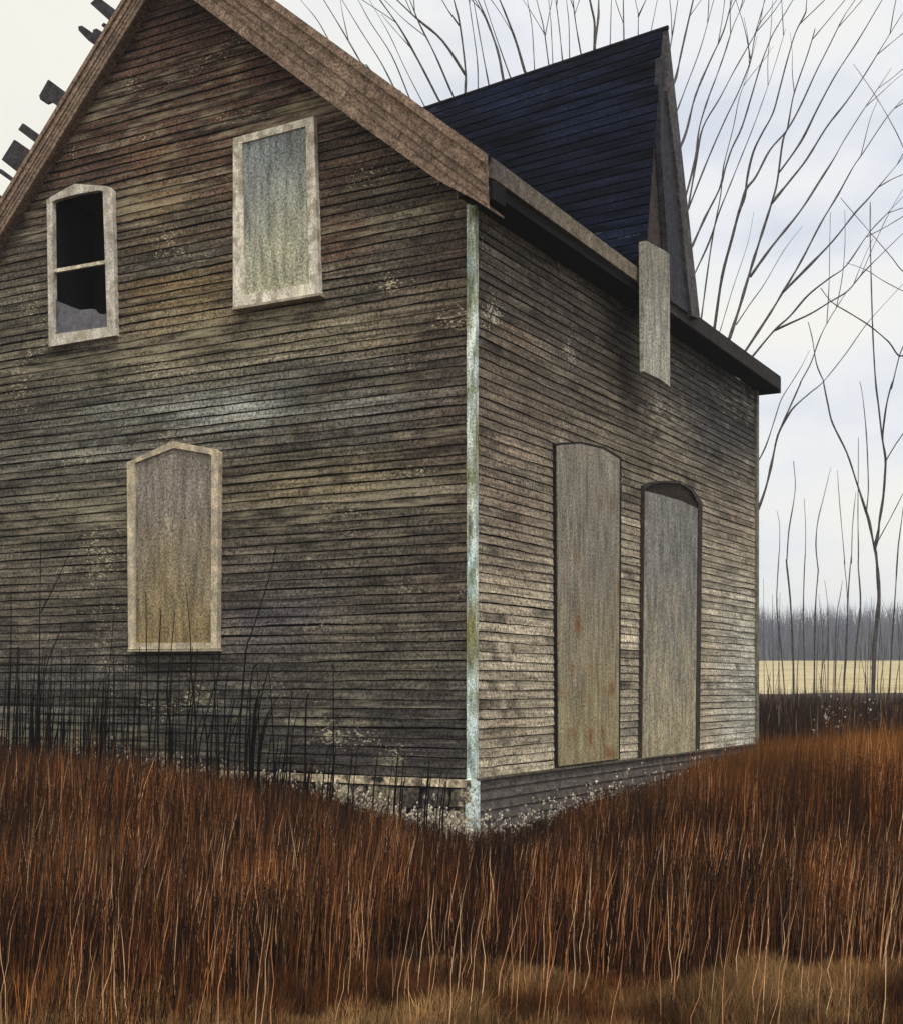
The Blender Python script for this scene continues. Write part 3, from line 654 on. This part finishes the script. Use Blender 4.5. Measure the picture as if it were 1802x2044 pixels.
fan(1240,25,'bare tree with the thickest upright stem above the dormer ridge',[
 (AA((1412,220),(1412,100),(1392,0)),9),(AA((1412,200),(1428,80),(1430,0)),5,1),(AA((1480,190),(1485,0)),2.6),(AA((1540,175),(1537,0)),4.5),(AA((1602,150),(1602,60),(1590,0)),2.8),(AA((1602,70),(1635,0)),2.2,1),(AA((1657,140),(1685,0)),2.2),(AA((1735,245),(1755,130),(1775,0)),3.4)])
fan(1310,26,'bare tree hugging the right slope of the dormer with a thick leaning stem',[
 (BB((165,620),(195,540),(240,330),(315,0)),8),(BB((195,800),(270,600),(370,330),(460,0)),3.4),(BB((215,1070),(270,920),(330,680),(430,440),(530,220),(590,0)),6),(BB((255,1420),(330,1126),(360,900),(420,700),(480,540),(540,370),(600,180),(680,0)),5),(BB((275,1500),(340,1126),(385,900),(500,700),(600,510),(690,350),(780,180),(820,0)),4),(BB((280,1480),(420,1126),(540,850),(640,640),(720,430),(770,200),(905,0)),3.6)])
fan(1370,27,'bare tree fanning out beside the foot of the dormer rake',[
 (BB((310,1740),(400,1540),(500,1340),(540,1200),(590,1050),(660,900),(740,640),(800,440),(870,260),(920,170),(1020,0)),5),(BB((330,1930),(430,1710),(500,1500),(560,1350),(640,1150),(740,900),(830,650),(900,440),(970,200)),3.2),
 (BB((375,2240),(430,1830),(460,1640),(510,1380),(530,1180),(600,900),(640,700),(700,520),(770,250)),3.2),(BB((470,2300),(520,1960),(590,1690),(640,1500),(680,1400),(700,1250),(740,1080),(800,950),(880,800),(930,620),(980,430),(1040,230),(1110,90),(1120,0)),6)])
fan(1420,26,'bare tree with the strongest forked branches rising over the right eave',[
 (BB((510,2330),(600,2030),(700,1730),(745,1500)),2.2),(BB((575,2390),(640,2190),(690,2020),(750,1820),(820,1600),(870,1440),(910,1290),(950,1000),(985,900),(1020,700),(1060,570),(1130,370),(1180,200)),7.5),
 (BB((641,1496),(688,1345),(760,1250),(860,1060),(980,920),(1080,740),(1180,520),(1280,320),(1380,120),(1460,0)),4.2,1),(BB((720,1960),(870,1750),(1070,1500),(1200,1300),(1310,1126),(1380,1000),(1500,810),(1580,690),(1720,480)),4.2,1),
 (BB((870,1440),(1000,1280),(1120,1126),(1260,900),(1400,720),(1510,560),(1640,350),(1800,90)),4.5,1),(BB((925,1220),(1080,1000),(1200,760),(1330,520),(1480,290),(1640,20)),3.6,1)])
fan(1450,25,'bare tree reaching far right over the end of the eave',[
 (BB((620,2300),(720,2150),(820,2010),(960,1770),(1090,1600)),2.2,1),(BB((690,2480),(860,2220),(950,2070),(1080,1850),(1220,1580),(1340,1380),(1450,1180),(1520,1080),(1680,840),(1800,700)),5.5),(BB((950,2070),(1110,1910),(1310,1700),(1460,1510),(1570,1390),(1802,1115)),5,1),
 (BB((740,2520),(890,2340),(1000,2240),(1130,2090),(1280,1970),(1400,1880),(1560,1650),(1700,1500),(1802,1390)),4.5),(BB((890,2340),(1000,2290),(1150,2220),(1280,2140),(1410,2060),(1520,1930),(1680,1770),(1802,1650)),4,1)])
def DD(*l): return [Dp(*p) for p in l]
def EE(*l): return [Ep(*p) for p in l]
fan(1490,24,'bare tree leaning out from behind the right end of the side wall',[
 (DD((110,1490),(230,1150),(300,860),(350,620),(400,480),(480,300),(600,30))+BB((1080,2700),(1150,2570),(1210,2400),(1280,2260),(1400,2070)),5),(DD((110,930),(230,700),(330,400),(400,190),(510,10))+BB((1080,2600),(1140,2480)),3),
 (DD((330,700),(370,560),(480,350),(560,250),(720,110),(850,0))+BB((1400,2500),(1540,2300),(1700,2120),(1802,2010)),3,1)])
yb=gy(1738,27)
tree((1738,yb),27,'largest bare tree right of the house, forking into two main limbs',([(1738,yb)]+EE((1190,1100),(1200,800),(1225,550),(1240,350),(1215,0))+DD((1400,1800),),10,7),[
 (DD((1400,1800),(1340,1500),(1300,1370),(1200,1060),(1100,760),(950,450),(900,250),(850,0))+BB((1240,2700),(1190,2580),(1160,2400),(1130,2280)),6,2),
 (DD((1310,1400),(1330,1200),(1330,1000),(1310,550),(1270,150),(1240,0)),3.5,1.5),
 (DD((1400,1800),(1440,1600),(1450,1500),(1490,1250),(1510,1000),(1515,820),(1480,600),(1440,250),(1410,0))+BB((1590,2400),(1580,2100),(1570,1700),(1570,1430)),7,2),
 (DD((1485,620),(1490,520),(1530,230),(1590,0))+BB((1720,2750),(1780,2510),(1830,2400)),4.5,2),(DD((1515,850),(1530,830),(1620,680),(1703,560),(1850,330)),3.5,2),(DD((1430,1740),(1440,1700),(1560,1480),(1703,1200),(1800,1000)),3,1.5)])
yb=gy(1769,25)
tree((1769,yb),25,'slender bare tree at the right edge, just right of the largest tree',([(1769,yb)]+EE((1350,940),(1380,500),(1410,0))+DD((1660,1700),(1703,1380),(1740,1100)),4.5,2),[])
yb=gy(1900,26)
tree((1900,yb),26,'bare tree outside the right edge whose crossing branches reach in from the right',([(1900,yb),(1905,1200),(1890,800),(1870,620)],11,6),[
 ([(1890,800),(1850,640)]+BB((1802,2520),(1700,2420),(1570,2310),(1430,2220),(1300,2140),(1220,2040)),4.5,2),([(1870,620),(1840,560)]+BB((1802,1920),(1720,1820),(1600,1680),(1470,1530),(1360,1400)),3,1.4),
 ([(1870,620),(1835,380)]+BB((1802,1040),(1720,870),(1590,650),(1450,450)),2.8,1.3),([(1880,700),(1850,600)]+BB((1802,2060),(1650,1980),(1540,1910),(1400,1860)),3,1.2),([(1870,620),(1880,300),(1900,60)],5,2)])
sap=[(EE((270,1200),(265,900),(262,350)),2.4,'shortest faint sapling right beside the house wall'),
 (EE((370,1250),(340,850),(300,450),(320,0))+DD((380,1800),(380,1530),(350,1380)),3,'thin dotted sapling second from the house wall'),
 (EE((455,1280),(450,900),(425,400),(390,50))+DD((460,1900),(480,1600),(530,1300),(550,1100),(530,850)),5,'thickest of the saplings near the house wall'),
 (EE((560,1250),(545,500),(560,0))+DD((655,1900),(660,1600),(645,1250)),3,'straight thin sapling between the thickest sapling and the crooked one'),
 (EE((645,1220),(655,500),(680,150))+DD((790,1980),(770,1750),(790,1500),(850,1250),(930,920)),3.6,'crooked sapling bending right at its top'),
 (EE((700,1260),(725,980),(770,800),(765,420),(740,220)),2.4,'short sapling leaning right then left before the far woods'),
 (EE((770,1250),(775,680),(770,560)),3,'short straight sapling ending within the dark woods band'),
 (EE((835,1250),(838,950),(850,560),(880,380),(905,220)),2.8,'short sapling leaning right between the crooked sapling and the largest tree'),
 (EE((920,1240),(940,900),(950,400),(920,50))+DD((1080,1950),(1050,1600),(1020,1250),(1000,950)),3,'tall faint sapling curving left at its top'),
 (EE((918,1200),(935,850),(960,300),(985,0))+DD((1150,1950),(1160,1600),(1180,1350),(1200,1180)),3.6,'tall sapling whose top touches the left limb of the largest tree'),
 (EE((1010,1250),(1030,850),(1070,450),(1050,100))+DD((1225,1900),(1225,1750),(1220,1400),(1225,900),(1225,600)),4,'dark sapling nearest the left of the largest trunk'),
 (EE((1110,1250),(1118,1000),(1112,800)),2,'very short sapling close by the left side of the largest trunk'),
 (EE((1255,1200),(1285,950),(1290,800)),2,'very short sapling close by the right side of the largest trunk'),
 (EE((1390,1250),(1430,950),(1450,700)),2.4,'short sapling at the right edge over the straw field'),
 (EE((185,1220),(183,980),(180,600),(178,200)),1.6,'palest short sapling touching the house wall')]
for pts,w,lb_ in sap:
    Y=random.uniform(23,28);yb=gy(pts[0][0],Y)
    tree((pts[0][0],yb),Y,lb_,([(pts[0][0],yb)]+pts,w+.6,w*.35),[],group='saplings between house and straw field',kind='sapling',cat='sapling')
for k in range(26):
    px=random.uniform(1512,1810);Y=random.uniform(22,30);yb=gy(px,Y);top=random.uniform(1180,1350)
    tree((px,yb),Y,'one of the shortest hair thin saplings rising from the brush across the straw field',([(px,yb),(px+random.gauss(0,5),(yb+top)/2+20),(px+random.gauss(2,9),top)],random.uniform(1.6,3.2),.9),[],group='shortest saplings before the straw field',kind='sapling',cat='sapling')
# ------------------------------------------------------------------ distant woods
n=60000;Y=rng.uniform(158,190,n);X=rng.uniform(-90,130,n)
Z=-.66+.30+.12+(Y-30)*.0305-.3
topz=CZ+(H-1202)/f*Y*1.0+rng.normal(0,.4,n)+1.1*(nn2(X*.13,Y*0)-.5)
hw=(topz-Z)*(1-.75*rng.random(n)**.9)
Cw=np.array([lin(92,94,110,1.3),lin(80,84,100,1.3),lin(104,100,106,1.3),lin(76,74,78,1.3)],np.float32)[rng.choice(4,n,p=[.4,.3,.2,.1])]  # blue grey of distance haze put into the woods' colours
blades('far_woods',X,Y,Z,hw,rng.uniform(.05,.2,n),np.stack([rng.normal(0,.12,n),rng.normal(0,.04,n)],1),Cw,M['wood'],3,'blue grey band of distant leafless woods behind the straw field','woods')
hz=MB();hz.box(-260,260,-30,260,-3.,16.);hm=bpy.data.materials.new('air');hm.use_nodes=True;hn=hm.node_tree;hn.nodes.remove(hn.nodes['Principled BSDF'])
pv=hn.nodes.new('ShaderNodeVolumePrincipled');pv.inputs['Color'].default_value=(.86,.89,.95,1);pv.inputs['Density'].default_value=.0012;hn.links.new(pv.outputs[0],hn.nodes['Material Output'].inputs['Volume'])
hz.build('haze',hm)['kind']='stuff'
# ------------------------------------------------------------------ sky, sun, camera
SUN_EL=math.radians(60);hx,hy=.28,-.96
w=bpy.data.worlds.new('World');S.world=w;w.use_nodes=True;nt=w.node_tree;n=nt.nodes;l=nt.links
bg=n['Background'];sky=n.new('ShaderNodeTexSky');sky.sky_type='NISHITA';sky.sun_disc=False;sky.sun_elevation=SUN_EL;sky.sun_rotation=math.atan2(hx,hy)
sc=n.new('ShaderNodeVectorMath');sc.operation='SCALE';sc.inputs['Scale'].default_value=.1;l.new(sky.outputs[0],sc.inputs[0])
tc=n.new('ShaderNodeTexCoord')
mp=n.new('ShaderNodeMapping');mp.inputs['Scale'].default_value=(1,1,2.2);l.new(tc.outputs['Generated'],mp.inputs[0])
nz=n.new('ShaderNodeTexNoise');nz.inputs['Scale'].default_value=4.2;nz.inputs['Detail'].default_value=5;nz.inputs['Roughness'].default_value=.5;l.new(mp.outputs[0],nz.inputs['Vector'])
rp=n.new('ShaderNodeValToRGB');e=rp.color_ramp.elements;e[0].position=.36;e[0].color=(*lin(220,225,236),1);e[1].position=.60;e[1].color=(*lin(250,248,242),1)
el=e.new(.47);el.color=(*lin(240,242,245),1);l.new(nz.outputs[0],rp.inputs[0])
sx=n.new('ShaderNodeSeparateXYZ');l.new(tc.outputs['Generated'],sx.inputs[0])
mrx=n.new('ShaderNodeMapRange');mrx.inputs['From Min'].default_value=.05;mrx.inputs['From Max'].default_value=-.35;l.new(sx.outputs[0],mrx.inputs['Value'])
wm=n.new('ShaderNodeMix');wm.data_type='RGBA';l.new(mrx.outputs[0],wm.inputs['Factor']);l.new(rp.outputs[0],wm.inputs['A']);wm.inputs['B'].default_value=(*lin(250,247,232),1)
mx=n.new('ShaderNodeMix');mx.data_type='RGBA';mx.inputs['Factor'].default_value=.93;l.new(sc.outputs[0],mx.inputs['A']);l.new(wm.outputs['Result'],mx.inputs['B'])
l.new(mx.outputs['Result'],bg.inputs['Color']);bg.inputs['Strength'].default_value=1.05
sl=bpy.data.lights.new('sun','SUN');sl.energy=1.5;sl.angle=math.radians(12);sl.color=(1,.96,.9)
so_=bpy.data.objects.new('sun',sl);COL.objects.link(so_)
d=Vector((hx*math.cos(SUN_EL),hy*math.cos(SUN_EL),math.sin(SUN_EL)));so_.rotation_euler=d.to_track_quat('Z','Y').to_euler()
cam=bpy.data.cameras.new('camera');co=bpy.data.objects.new('camera',cam);COL.objects.link(co);S.camera=co
co.location=(0,0,CZ);co.rotation_euler=(math.radians(90),0,0)
cam.sensor_fit='HORIZONTAL';cam.sensor_width=36;cam.lens=36*f/1802;cam.clip_end=3000;cam.clip_start=.05
# image is taller than wide: keep the horizontal fit and shift by the horizon's offset
cam.shift_y=(H-1022)/1802
S.view_settings.view_transform='Standard';S.view_settings.look='None';S.view_settings.exposure=0;S.view_settings.gamma=1
S.render.engine='CYCLES'
